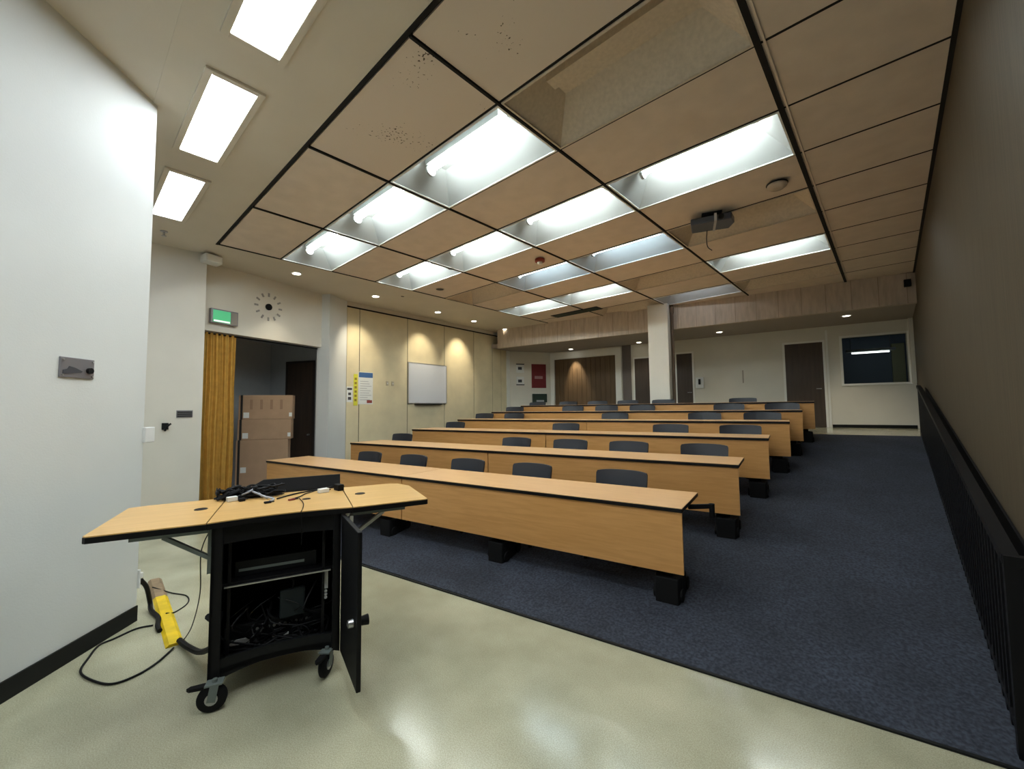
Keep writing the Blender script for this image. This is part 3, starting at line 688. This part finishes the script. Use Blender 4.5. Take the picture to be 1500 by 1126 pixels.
# rear wall phone and sheet
s = thing('wall_phone', 'white wall phone with dark handset right of the brown rear door', 'telephone', P(-1.97, RS, 2.30), AN)
MB().box(-.11, -.05, -.16, .11, -.002, .16).build('base', M['whitepl'], s, bevel=.01); MB().box(-.03, -.08, -.05, .03, -.05, .11).build('handset', M['device'], s, bevel=.01)
s = thing('faint_notice', 'faint pale notice with a dark strip on the rear wall', 'notice', P(-.87, RS, 2.2), AN)
MB().box(-.12, -.01, 0, .12, -.002, .42).build('sheet', M['wall2'], s); MB().box(-.01, -.012, .05, .02, -.01, .4).build('dark_strip', mat('brownish strip', (.3, .27, .22), .7), s)

# ================================================================== RAILING on the right
rl_ = thing('railing', 'black railing with close balusters up the right side of the ramp', 'railing', (0, 0, 0))
RH = .87
def rz(y): return ramp(Vector((.37, y, 0)).dot(N))
ya, yb = 2.97, 10.25
b = MB(); n_ = 14
for i in range(n_):
    y0 = ya+(yb-ya)*i/n_; y1 = ya+(yb-ya)*(i+1)/n_
    b.bar((.37, y0, rz(y0)+RH), (.37, y1, rz(y1)+RH), .055, .045)
b.bar((.345, ya, rz(ya)+RH), (XR-.001, ya, rz(ya)+RH), .05, .045)
b.build('top_rail', M['blackm'], rl_)
b = MB()
for i in range(n_):
    y0 = ya+(yb-ya)*i/n_; y1 = ya+(yb-ya)*(i+1)/n_
    b.bar((.37, y0, rz(y0)+.07), (.37, y1, rz(y1)+.07), .03, .04)
b.build('bottom_rail', M['blackm'], rl_)
y = ya+.0; k_ = 0
while y < yb:
    w_ = .05 if k_ == 0 else .028
    MB().box(.37-w_/2, y-w_/2, rz(y)+.004, .37+w_/2, y+w_/2, rz(y)+RH-.02).build('end_post' if k_ == 0 else 'baluster', M['blackm'], rl_)
    y += .105; k_ += 1
b = MB()
for i in range(n_):
    y0 = ya+(yb-ya)*i/n_; y1 = ya+(yb-ya)*(i+1)/n_
    b.bar((XR-.008, y0, rz(y0)+.43), (XR-.008, y1, rz(y1)+.43), .012, .84)
b.build('back_panel', M['black'], rl_)

# ================================================================== TABLES
SS = [3.35, 4.66, 5.93, 7.07, 8.10, 9.10]
TE = [-.664, -.381, -.151, .085, .275, .489]
TW, TL, TH = .70, 3.09, .75
ordn = ['front', 'second', 'third', 'fourth', 'fifth', 'rearmost']
def pedestal(t, x):                              # local x runs left along -T
    p = MB(); p.box(x-.035, .10, .12, x+.035, .22, TH-.04); p.box(x-.055, .05, .10, x+.055, .38, .15)
    p.prism([(x-.085, .03), (x+.085, .03), (x+.10, .1), (x+.10, .26), (x+.07, .34), (x-.07, .34), (x-.10, .26), (x-.10, .1)], lambda a, b: SL*b-.005, .20)
    p.bar((x, .16, TH-.06), (x, .60, TH-.06), .05, .04)
    p.bar((x-.02, .2, .2), (x-.26, .12, .30), .05, .05)
    for q in (.10, .30): p.cyl((x-.11, q, .05+SL*q), (x-.07, q, .05+SL*q), .05, n=14); p.cyl((x+.07, q, .05+SL*q), (x+.11, q, .05+SL*q), .05, n=14)
    return p.build('pedestal_leg', M['rubber'], t, bevel=.008)
def make_table(right):
    t = thing('seminar_table', '', 'table', (0, 0, 0), AN, 'long tables in raked rows')
    MB().box(-TL+.002, 0, TH-.004, -.002, TW, TH).build('worktop', M['lam'], t)
    MB().box(-TL, -.003, TH-.034, 0, TW+.003, TH-.0045).build('edge_band', M['blackgloss'], t, bevel=.004)
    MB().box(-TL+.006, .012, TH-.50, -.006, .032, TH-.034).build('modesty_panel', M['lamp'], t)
    MB().box(-TL+.02, .034, TH-.50, -.02, .044, TH-.47).build('cable_tray', M['blackm'], t)
    for x in ((-.14, -1.77) if right else (-.31, -1.94, -2.9)): pedestal(t, x)
    return t
tr = make_table(True); tlf = make_table(False)
for i in range(6):
    a = tr if i == 0 else copy_tree(tr); b = tlf if i == 0 else copy_tree(tlf)
    a.location = P(TE[i], SS[i], ramp(SS[i])); b.location = P(TE[i]-TL-.004, SS[i], ramp(SS[i]))
    a['label'] = 'right half of the %s row of long maple tables' % ordn[i]; b['label'] = 'left half of the %s row of long maple tables' % ordn[i]

b = MB(); b.bar((-.03, .40, TH-.07), (.14, .48, TH-.06), .03, .035); b.cyl((.14, .48, TH-.04), (.14, .48, TH-.15), .022); b.build('end_bracket', M['rubber'], tr)

# ================================================================== CHAIRS
def make_chair(slope):
    t = thing('lecture_chair', '', 'chair', (0, 0, 0), AN, 'charcoal chairs behind the tables')
    W = .27
    sl = lambda y: min(0, slope*y)
    # backrest: curved shell with rounded top corners
    b = MB(); nx, nz = 12, 8; vs = []; fs = []
    for side in (0, 1):
        for j in range(nz+1):
            for i in range(nx+1):
                u = i/nx*2-1; v = j/nz
                hw = W*(1-.04*(1-v)); e = max(0, v-.72)/.28
                hw *= 1-.05*e*e*e; x = u*hw
                z = .47+v*.265-.014*u*u*u*u*(1 if v > .9 else 0)
                y = -.055*(u*u)+.05*(v-.3)+(.028 if side else 0)
                vs.append((x, y, z))
    m_ = (nx+1)*(nz+1)
    for j in range(nz):
        for i in range(nx):
            a_ = j*(nx+1)+i; fs.append((a_, a_+1, a_+nx+2, a_+nx+1)); fs.append((m_+a_, m_+a_+nx+1, m_+a_+nx+2, m_+a_+1))
    ring = [i for i in range(nx+1)]+[j*(nx+1)+nx for j in range(1, nz+1)]+[nz*(nx+1)+i for i in range(nx-1, -1, -1)]+[j*(nx+1) for j in range(nz-1, 0, -1)]
    for q in range(len(ring)): a_, c_ = ring[q], ring[(q+1) % len(ring)]; fs.append((a_, m_+a_, m_+c_, c_))
    b._add(vs, fs); b.build('backrest', M['chair'], t, smooth=True)
    b = MB(); b.prism([(-.23, -.46), (.23, -.46), (.25, -.42), (.24, -.04), (.2, .0), (-.2, .0), (-.24, -.04), (-.25, -.42)], .415, .445); b.build('seat', M['chair'], t, bevel=.012)
    b = MB()
    for sx in (-1, 1): b.tube([(sx*.2, -.1, .41), (sx*.22, .0, .43), (sx*.2, .015, .52), (sx*.19, .03, .62)], .011)
    b.build('back_support', M['blackm'], t)
    for sx in (-1, 1):
        for y in (-.40, -.02):
            b = MB(); y1 = y-.03 if y < -.2 else y+.07
            b.tube([(sx*.2, y, .415), (sx*.235, y1, slope*y1+.012 if slope else .012)], .012, sub=1); b.cyl((sx*.235, y1, slope*y1-.004), (sx*.235, y1, slope*y1+.03), .02)
            b.build('leg', M['blackm'], t)
    return t
ctx = [[-5.43, -4.46, -3.46, -2.49, -1.42], [-6.16, -3.54, -2.61, -1.75, -.82], [-5.92, -3.29, -1.48, -.52], [-5.99, -5.14, -2.77, -1.15, -.28], [-5.79, -4.15, -3.32, -2.52, -.86, 0.0], [-5.69, -4.75, -3.93, -3.15, -2.31, -.69]]
ch0 = make_chair(SL); ch1 = make_chair(0.0)
ordi = ['first', 'second', 'third', 'fourth', 'fifth', 'sixth']
used = {}
for i, row in enumerate(ctx):
    for j, tt in enumerate(row):
        pr = ch1 if i == 5 else ch0
        c = pr if pr.name not in used else copy_tree(pr); used[pr.name] = 1
        s = SS[i]+(.88 if i < 5 else 1.22)
        if i == 5: tt = tt*s/(SS[i]+.9)
        c.location = P(tt, s, ramp(s)+.006); c.rotation_euler = (0, 0, AN+random.uniform(-.05, .05))
        e = 'leftmost' if j == 0 else 'rightmost' if j == len(row)-1 else ordi[j]+' from the left'
        c['label'] = 'charcoal chair behind the %s table row, %s' % (ordn[i], e)

# ================================================================== PRESENTATION CART
CO = Vector((-2.65, .90, 0)); ux = Vector((.34, .94, 0)).normalized(); angc = math.atan2(ux.y, ux.x)
ct = thing('presentation_cart', 'black wheeled presentation cart with maple top, two raised wings and open door', 'cart', (CO.x, CO.y, 0), angc)
# local: x along the front (left to right), y to the back (away from the camera), z up
def curve_front(x): return .045*(1-(x/.375)**2) if abs(x) < .375 else 0
ZT = .995
cx_ = [-.372+.744*i/16 for i in range(17)]
ctop = [(x, curve_front(x)) for x in cx_]+[(.37, .75), (-.37, .75)]
MB().prism(ctop, ZT-.006, ZT).build('worktop', M['lamc'], ct)
ced = [(x, curve_front(x)-.004) for x in cx_]+[(.372, .754), (-.372, .754)]
MB().prism(ced, ZT-.036, ZT-.0065).build('edge_band', M['blackgloss'], ct)
def wing(pts, gx, bx, sx):
    wg = MB().prism(pts, ZT-.006, ZT).build('wing_leaf', M['lamc'], ct)
    c_ = Vector((sum(p[0] for p in pts)/len(pts), sum(p[1] for p in pts)/len(pts), 0))
    pp = [((p[0]-c_.x)*1.008+c_.x, (p[1]-c_.y)*1.006+c_.y) for p in pts]
    MB().prism(pp, ZT-.036, ZT-.0065).build('edge_band', M['blackgloss'], wg)
    MB().lathe((gx, .42, ZT), [(.012, .001), (.034, .003), (.036, .0), ], 20).build('grommet', M['black'], wg, smooth=True)
    b = MB(); b.bar((sx*.378, .10, ZT-.055), (sx*bx, .10, ZT-.055), .03, .035); b.build('support_bar', M['greym'], wg)
    b = MB(); b.bar((sx*.378, .62, ZT-.055), (sx*bx, .62, ZT-.055), .03, .035); b.build('support_bar', M['greym'], wg)
    for yy in (.10, .62): b = MB(); b.bar((sx*.375, yy, ZT-.21), (sx*.58, yy, ZT-.07), .02, .028, (0, 1, 0)); b.build('strut', M['greym'] if sx < 0 else M['alu'], wg)
    if sx < 0: MB().box(-.38, .09, ZT-.30, -.358, .13, ZT-.04).build('wall_bracket', M['greym'], ct)
    else: b = MB(); b.bar((.37, .02, ZT-.05), (.375, .10, ZT-.21), .02, .025, (0, 1, 0)); b.build('wall_bracket', M['alu'], ct)
wing([(-.378, .0), (-.378, .745), (-.80, .73), (-.89, .70), (-.875, .02), (-.86, .005)], -.47, .72, -1)
wing([(.378, .0), (.84, .0), (.855, .01), (.86, .56), (.80, .70), (.74, .735), (.378, .745)], .47, .72, 1)
# carcass
BZ0, BZ1 = .135, ZT-.036
xo = .355; xr_ = .31; yb_ = .66
def side(x0, x1):
    MB().box(x0, .03, BZ0, x1, yb_, BZ1).build('side_panel', M['black'], ct, bevel=.004)
side(-xo, -xo+.02); side(xr_-.02, xr_)
MB().box(-xo, .03, BZ0, -xo+.055, .055, BZ1).build('front_post', M['blackm'], ct, bevel=.004); MB().box(xr_-.045, .03, BZ0, xr_, .055, BZ1).build('front_post', M['blackm'], ct, bevel=.004)
MB().box(-xo, yb_-.02, BZ0, xr_, yb_, BZ1).build('back_panel', M['black'], ct)
cf = lambda x, d=.0: .03+.055*(1-(x/xo)**2)+d
fr = [(-xo+(xo+xr_)*i/14, cf(-xo+.71*i/14)) for i in range(15)]
MB().prism(fr+[(xr_, yb_), (-xo, yb_)], BZ0+.02, BZ0+.05).build('base_shelf', M['blackm'], ct)
b = MB()
for i in range(14):
    (x0, y0), (x1, y1) = fr[i], fr[i+1]
    zb0 = BZ0-.02+.045*(1-(x0/xo)**2); zb1 = BZ0-.02+.045*(1-(x1/xo)**2)
    b._add([Vector(v) for v in [(x0, y0, zb0), (x1, y1, zb1), (x1, y1, BZ0+.10), (x0, y0, BZ0+.10), (x0, y0+.02, zb0), (x1, y1+.02, zb1), (x1, y1+.02, BZ0+.10), (x0, y0+.02, BZ0+.10)]], [(0, 1, 2, 3), (7, 6, 5, 4), (3, 2, 6, 7), (0, 4, 5, 1)])
b.build('curved_apron', M['device'], ct)
b = MB()
for i in range(14):
    (x0, y0), (x1, y1) = fr[i], fr[i+1]
    b._add([Vector(v) for v in [(x0, y0, BZ1-.10), (x1, y1, BZ1-.10), (x1, y1, BZ1), (x0, y0, BZ1), (x0, y0+.02, BZ1-.10), (x1, y1+.02, BZ1-.10), (x1, y1+.02, BZ1), (x0, y0+.02, BZ1)]], [(0, 1, 2, 3), (7, 6, 5, 4), (3, 2, 6, 7), (0, 4, 5, 1)])
b.build('top_rail', M['black'], ct)
MB().box(-xo+.02, .12, .60, xr_-.02, yb_-.02, .615).build('shelf', M['blackm'], ct)
MB().bar((-xo+.055, .11, .597), (xr_-.05, .11, .597), .012, .008).build('steel_shelf_edge', M['chrome'], ct)
MB().box(-xo+.07, .12, .2, -xo+.085, .14, .9).build('rack_rail', M['blackm'], ct); MB().box(xr_-.1, .12, .2, xr_-.085, .14, .9).build('rack_rail', M['blackm'], ct)
# open door hinged at the right front, swung towards the camera
dr = bpy.data.objects.new('door', None); C.objects.link(dr); dr.parent = ct; dr.location = (xr_+.014, .03, 0); dr.rotation_euler = (0, 0, math.radians(-85))
MB().box(0, -.012, .125, .46, .012, BZ1-.01).build('door_panel', M['black'], dr, bevel=.004)
MB().cyl((.40, .012, .46), (.40, .06, .46), .022, .028, 16).build('door_knob', M['black'], dr, smooth=True)
MB().lathe((.40, -.03, .46), [(.008, -.02), (.02, -.015), (.022, .01), (.012, .02)], 16, 'y').build('chrome_latch', M['chrome'], dr, smooth=True)
# casters
for (x, y, r_) in ((-.325, .0, -5), (.235, .03, 60), (-.30, .60, 20), (.27, .60, -30)):
    cs = bpy.data.objects.new('caster', None); C.objects.link(cs); cs.parent = ct; cs.location = (x, y, 0); cs.rotation_euler = (0, 0, math.radians(r_))
    MB().lathe((0, .0, .07), [(.02, -.02), (.058, -.02), (.07, -.01), (.07, .01), (.058, .02), (.02, .02)], 28, 'y').build('wheel', M['rubber'], cs, smooth=True)
    MB().lathe((0, .0, .07), [(.008, -.023), (.03, -.023), (.03, .023), (.008, .023)], 16, 'y').build('hub', M['chrome'], cs)
    b = MB(); b.bar((0, -.028, .06), (.015, -.028, .145), .004, .04, (1, 0, 0)); b.bar((0, .028, .06), (.015, .028, .145), .004, .04, (1, 0, 0)); b.box(-.03, -.032, .142, .05, .032, .15); b.cyl((.01, 0, .145), (.01, 0, BZ0+.03), .012)
    b.build('fork', M['greym'], cs)
    b = MB(); b.prism([(-.035, -.02), (-.10, -.016), (-.115, 0), (-.10, .016), (-.035, .02)], .128, .143); b.build('brake_pedal', M['rubber'], cs)
# raised flap behind the worktop
b = MB(); b.box(-.44, .755, ZT-.03, .372, .775, ZT+.012); b.build('rear_ledge', M['black'], ct)
b = MB(); b._add([Vector(v) for v in [(-.34, .752, ZT), (.365, .752, ZT), (.365, .79, ZT+.10), (-.16, .79, ZT+.10), (-.34, .772, ZT), (.365, .772, ZT), (.365, .81, ZT+.10), (-.16, .81, ZT+.10)]], [(0, 1, 2, 3), (7, 6, 5, 4), (3, 2, 6, 7), (0, 4, 5, 1), (0, 3, 7, 4), (1, 5, 6, 2)])
b.build('rear_flap', M['black'], ct)
b = MB(); b.lathe((.0, 0, 0), [(.01, 0), (.026, .002), (.028, 0)], 16); g_ = b.build('grommet', M['black'], ct); g_.location = (.12, .42, ZT)

def cart_pt(x, y, z): v = CO+ux*x+Vector((-ux.y, ux.x, 0))*y; return Vector((v.x, v.y, z))
def cthing(name, lab, cat, x, y, z, rz_=0, grp=None): return thing(name, lab, cat, cart_pt(x, y, z), angc+rz_, grp)
# devices in the cart
s = cthing('rack_amplifier', 'long dark rack unit standing on the cart base behind the cables', 'amplifier', -.04, .24, BZ0+.051)
MB().box(-.27, 0, 0, .27, .34, .13).build('case', M['device'], s, bevel=.004); b = MB(); b.box(-.25, -.006, .02, -.14, 0, .05); b.box(-.02, -.006, .0, .07, 0, .03); b.build('pale_label', M['whitepl'], s)
b = MB()
for i in range(10): b.cyl((-.1+i*.03, 0, .09), (-.1+i*.03, -.012, .09), .008, n=8)
b.build('connectors', M['chrome'], s)
s = cthing('slate_adapter', 'slate grey power adapter hanging among the cables inside the cart', 'power adapter', .05, .17, .33, math.radians(8))
MB().box(-.07, 0, 0, .07, .03, .17).build('case', M['devicel'], s, bevel=.01); b = MB(); b.tube([(0, .015, .17), (.0, .02, .22), (-.08, .06, .25), (-.16, .1, .2)], .006); b.build('lead', M['cable'], s)
s = cthing('white_cable_tag', 'white strip tag hanging inside the cart near the right post', 'tag', .235, .15, .47)
MB().box(-.012, 0, 0, .012, .004, .11).build('strip', M['whitepl'], s)
b = MB()
for i in range(3): b.lathe((0, .002, -.015-i*.02), [(.003, -.008), (.009, -.006), (.009, .006), (.003, .008)], 10, 'y')
b.build('beads', M['whitepl'], s)
s = cthing('media_player', 'black box device on the upper cart shelf', 'media player', -.04, .2, .6155)
MB().box(-.22, 0, 0, .22, .3, .09).build('case', M['device'], s, bevel=.004); MB().box(-.2, -.004, .03, .15, 0, .045).build('front_strip', M['greym'], s)
rnd = random.Random(3)
b = MB()
for i in range(34):
    x0, z0 = rnd.uniform(-.28, .24), rnd.uniform(.22, .56); pts = []
    for k_ in range(5): pts.append((x0+rnd.uniform(-.12, .12), .14+rnd.uniform(0, .14), max(.2, min(.585, z0-.08*k_+rnd.uniform(-.05, .05)))))
    pts = [(min(.27, max(-.31, p[0])), p[1], p[2]) for p in pts]
    b.tube(pts, rnd.choice((.003, .004, .006)), n=6, sub=5)
o = b.build('cable_tangle', M['cable']); o.location = (CO.x, CO.y, 0); o.rotation_euler = (0, 0, angc)
tag(o, 'dark tangle of cables filling the open front of the cart', 'cables', kind='stuff')
# cables and adapters on the worktop
b = MB()
for i in range(34):
    x0 = -.40+rnd.uniform(0, .28); pts = []
    for k_ in range(5): pts.append((min(-.02, max(-.43, x0+rnd.uniform(-.1, .14))), .68+rnd.uniform(-.06, .05), ZT+.012+max(0, rnd.uniform(-.02, .075))))
    b.tube(pts, rnd.choice((.004, .006, .007)), n=6, sub=5)
o = b.build('cable_heap', M['cable']); o.location = (CO.x, CO.y, 0); o.rotation_euler = (0, 0, angc)
tag(o, 'heap of black cables on the rear left of the cart top', 'cables', kind='stuff')
def top_cable(pts, r, m_, lab, name='cable'):
    b = MB(); b.tube([(x, y, ZT+z) for x, y, z in pts], r, n=8); o = b.build(name, m_); o.location = (CO.x, CO.y, 0); o.rotation_euler = (0, 0, angc); return tag(o, lab, 'cable')
top_cable([(-.26, .72, .03), (-.22, .63, .05), (-.14, .56, .02), (-.08, .5, .008), (-.10, .42, .008)], .007, M['cableg'], 'grey blue video cable draped forward on the cart top')
top_cable([(-.30, .66, .02), (-.24, .60, .05), (-.2, .66, .06), (-.16, .60, .02), (-.12, .54, .009)], .006, M['cableg'], 'second grey looped cable on the cable heap')
top_cable([(-.06, .5, .006), (.04, .62, .006), (.16, .70, .006), (.30, .72, .02)], .005, M['cable'], 'black cable running along the back of the cart top')
top_cable([(.03, .44, .006), (.08, .50, .006), (.12, .60, .006), (.2, .68, .008)], .004, M['cable'], 'thin black cable with connector in the middle of the cart top')
b = top_cable([(.075, .46, .004), (.10, .25, .004), (.09, .06, .004), (.085, .035, .002), (.085, .03, -.02), (.09, .03, -.10), (.09, .05, -.2)], .0025, M['cable'], 'thin cord hanging over the front edge of the cart')
for (x, y, lab, sz, m_) in ((.235, .60, 'white and black adapter at the right rear of the cart top', (.035, .022, .03), 'whitepl'), (-.33, .60, 'white plug block at the left rear of the cart top', (.03, .02, .03), 'whitepl'), (-.11, .40, 'black connector lying in the middle of the cart top', (.02, .014, .012), 'rubber'), (.03, .42, 'dark red connector lying right of centre on the cart top', (.022, .01, .01), 'red'), (.345, .64, 'black power brick at the right rear corner of the cart top', (.022, .04, .045), 'rubber'), (-.27, .565, 'black plug hanging off the cable heap', (.018, .018, .02), 'rubber')):
    s = cthing('adapter', lab, 'adapter', x, y, ZT+.001, math.radians(20))
    MB().box(-sz[0], -sz[1], 0, sz[0], sz[1], sz[2]).build('case', M[m_], s, bevel=.003)
    MB().cyl((sz[0], 0, sz[2]/2), (sz[0]+.02, 0, sz[2]/2), .004).build('lead_end', M['cable'], s)

# ================================================================== FLOOR CABLES
ya_, yb2 = Vector((-3.70, .573, 0)), Vector((-5.26, .645, 0)); yd = (yb2-ya_).normalized()
s = thing('cable_cover', 'yellow floor cable cover fading to worn brown at its far end', 'cable cover', ya_, math.atan2(yd.y, yd.x))
Lc = (yb2-ya_).length; prof = [(-.05, 0), (.05, 0), (.03, .018), (-.03, .018)]
def ccov(x0, x1, m_, nm):
    b = MB(); b._add([Vector((x, p[0], p[1]+.001)) for x in (x0, x1) for p in prof], [(0, 1, 2, 3)[::-1], (4, 5, 6, 7), (0, 1, 5, 4), (1, 2, 6, 5), (2, 3, 7, 6), (3, 0, 4, 7)]); b.build(nm, m_, s)
ccov(0, Lc*.66, M['yellow'], 'cover_strip'); ccov(Lc*.66, Lc, M['woodworn'], 'worn_end')
def floor_cable(pts, r, m_, lab, name='cable', sub=8):
    b = MB(); b.tube(pts, r, n=8, sub=sub); return tag(b.build(name, m_), lab, 'cable')
floor_cable([(-3.66, .56, .007), (-3.53, .46, .007), (-3.46, .36, .007), (-3.46, .25, .007), (-3.60, .17, .007), (-3.77, .127, .007), (-3.94, .167, .007), (-4.09, .22, .007), (-4.13, .30, .007), (-4.19, .42, .007), (-4.16, .51, .007)], .0065, M['cable'], 'black cable lying in a wide loop on the floor by the white wall')
floor_cable([(-4.42, .46, .28), (-4.47, .50, .2), (-4.52, .53, .06), (-4.45, .53, .02), (-4.25, .55, .02), (-4.10, .53, .018), (-4.0, .53, .015)], .016, M['cable'], 'thick black power cord dropping from the outlet at the wall edge', 'power_cord')
floor_cable([(-3.72, .60, .02), (-3.55, .62, .03), (-3.35, .65, .06), (-3.14, .67, .17), (-3.02, .66, .33), (cart_pt(-.37, .12, .45))], .018, M['cable'], 'thick sleeved cable bundle rising from the yellow cover into the cart', 'cable_bundle')
floor_cable([(-5.0, .60, .024), (-4.78, .70, .006), (-4.60, .78, .006), (-4.42, .76, .006), (-4.30, .66, .006), (-4.28, .60, .023)], .005, M['cable'], 'thin black cable looping beside the yellow cover')
p1 = cart_pt(-.375, .12, .93)
floor_cable([(-3.70, .62, .02), (-3.45, .62, .20), (-3.15, .60, .50), (cart_pt(-.42, .16, .80)), p1], .003, M['cable'], 'thin cord stretched from the yellow cover up to the cart wing', 'thin_cord')
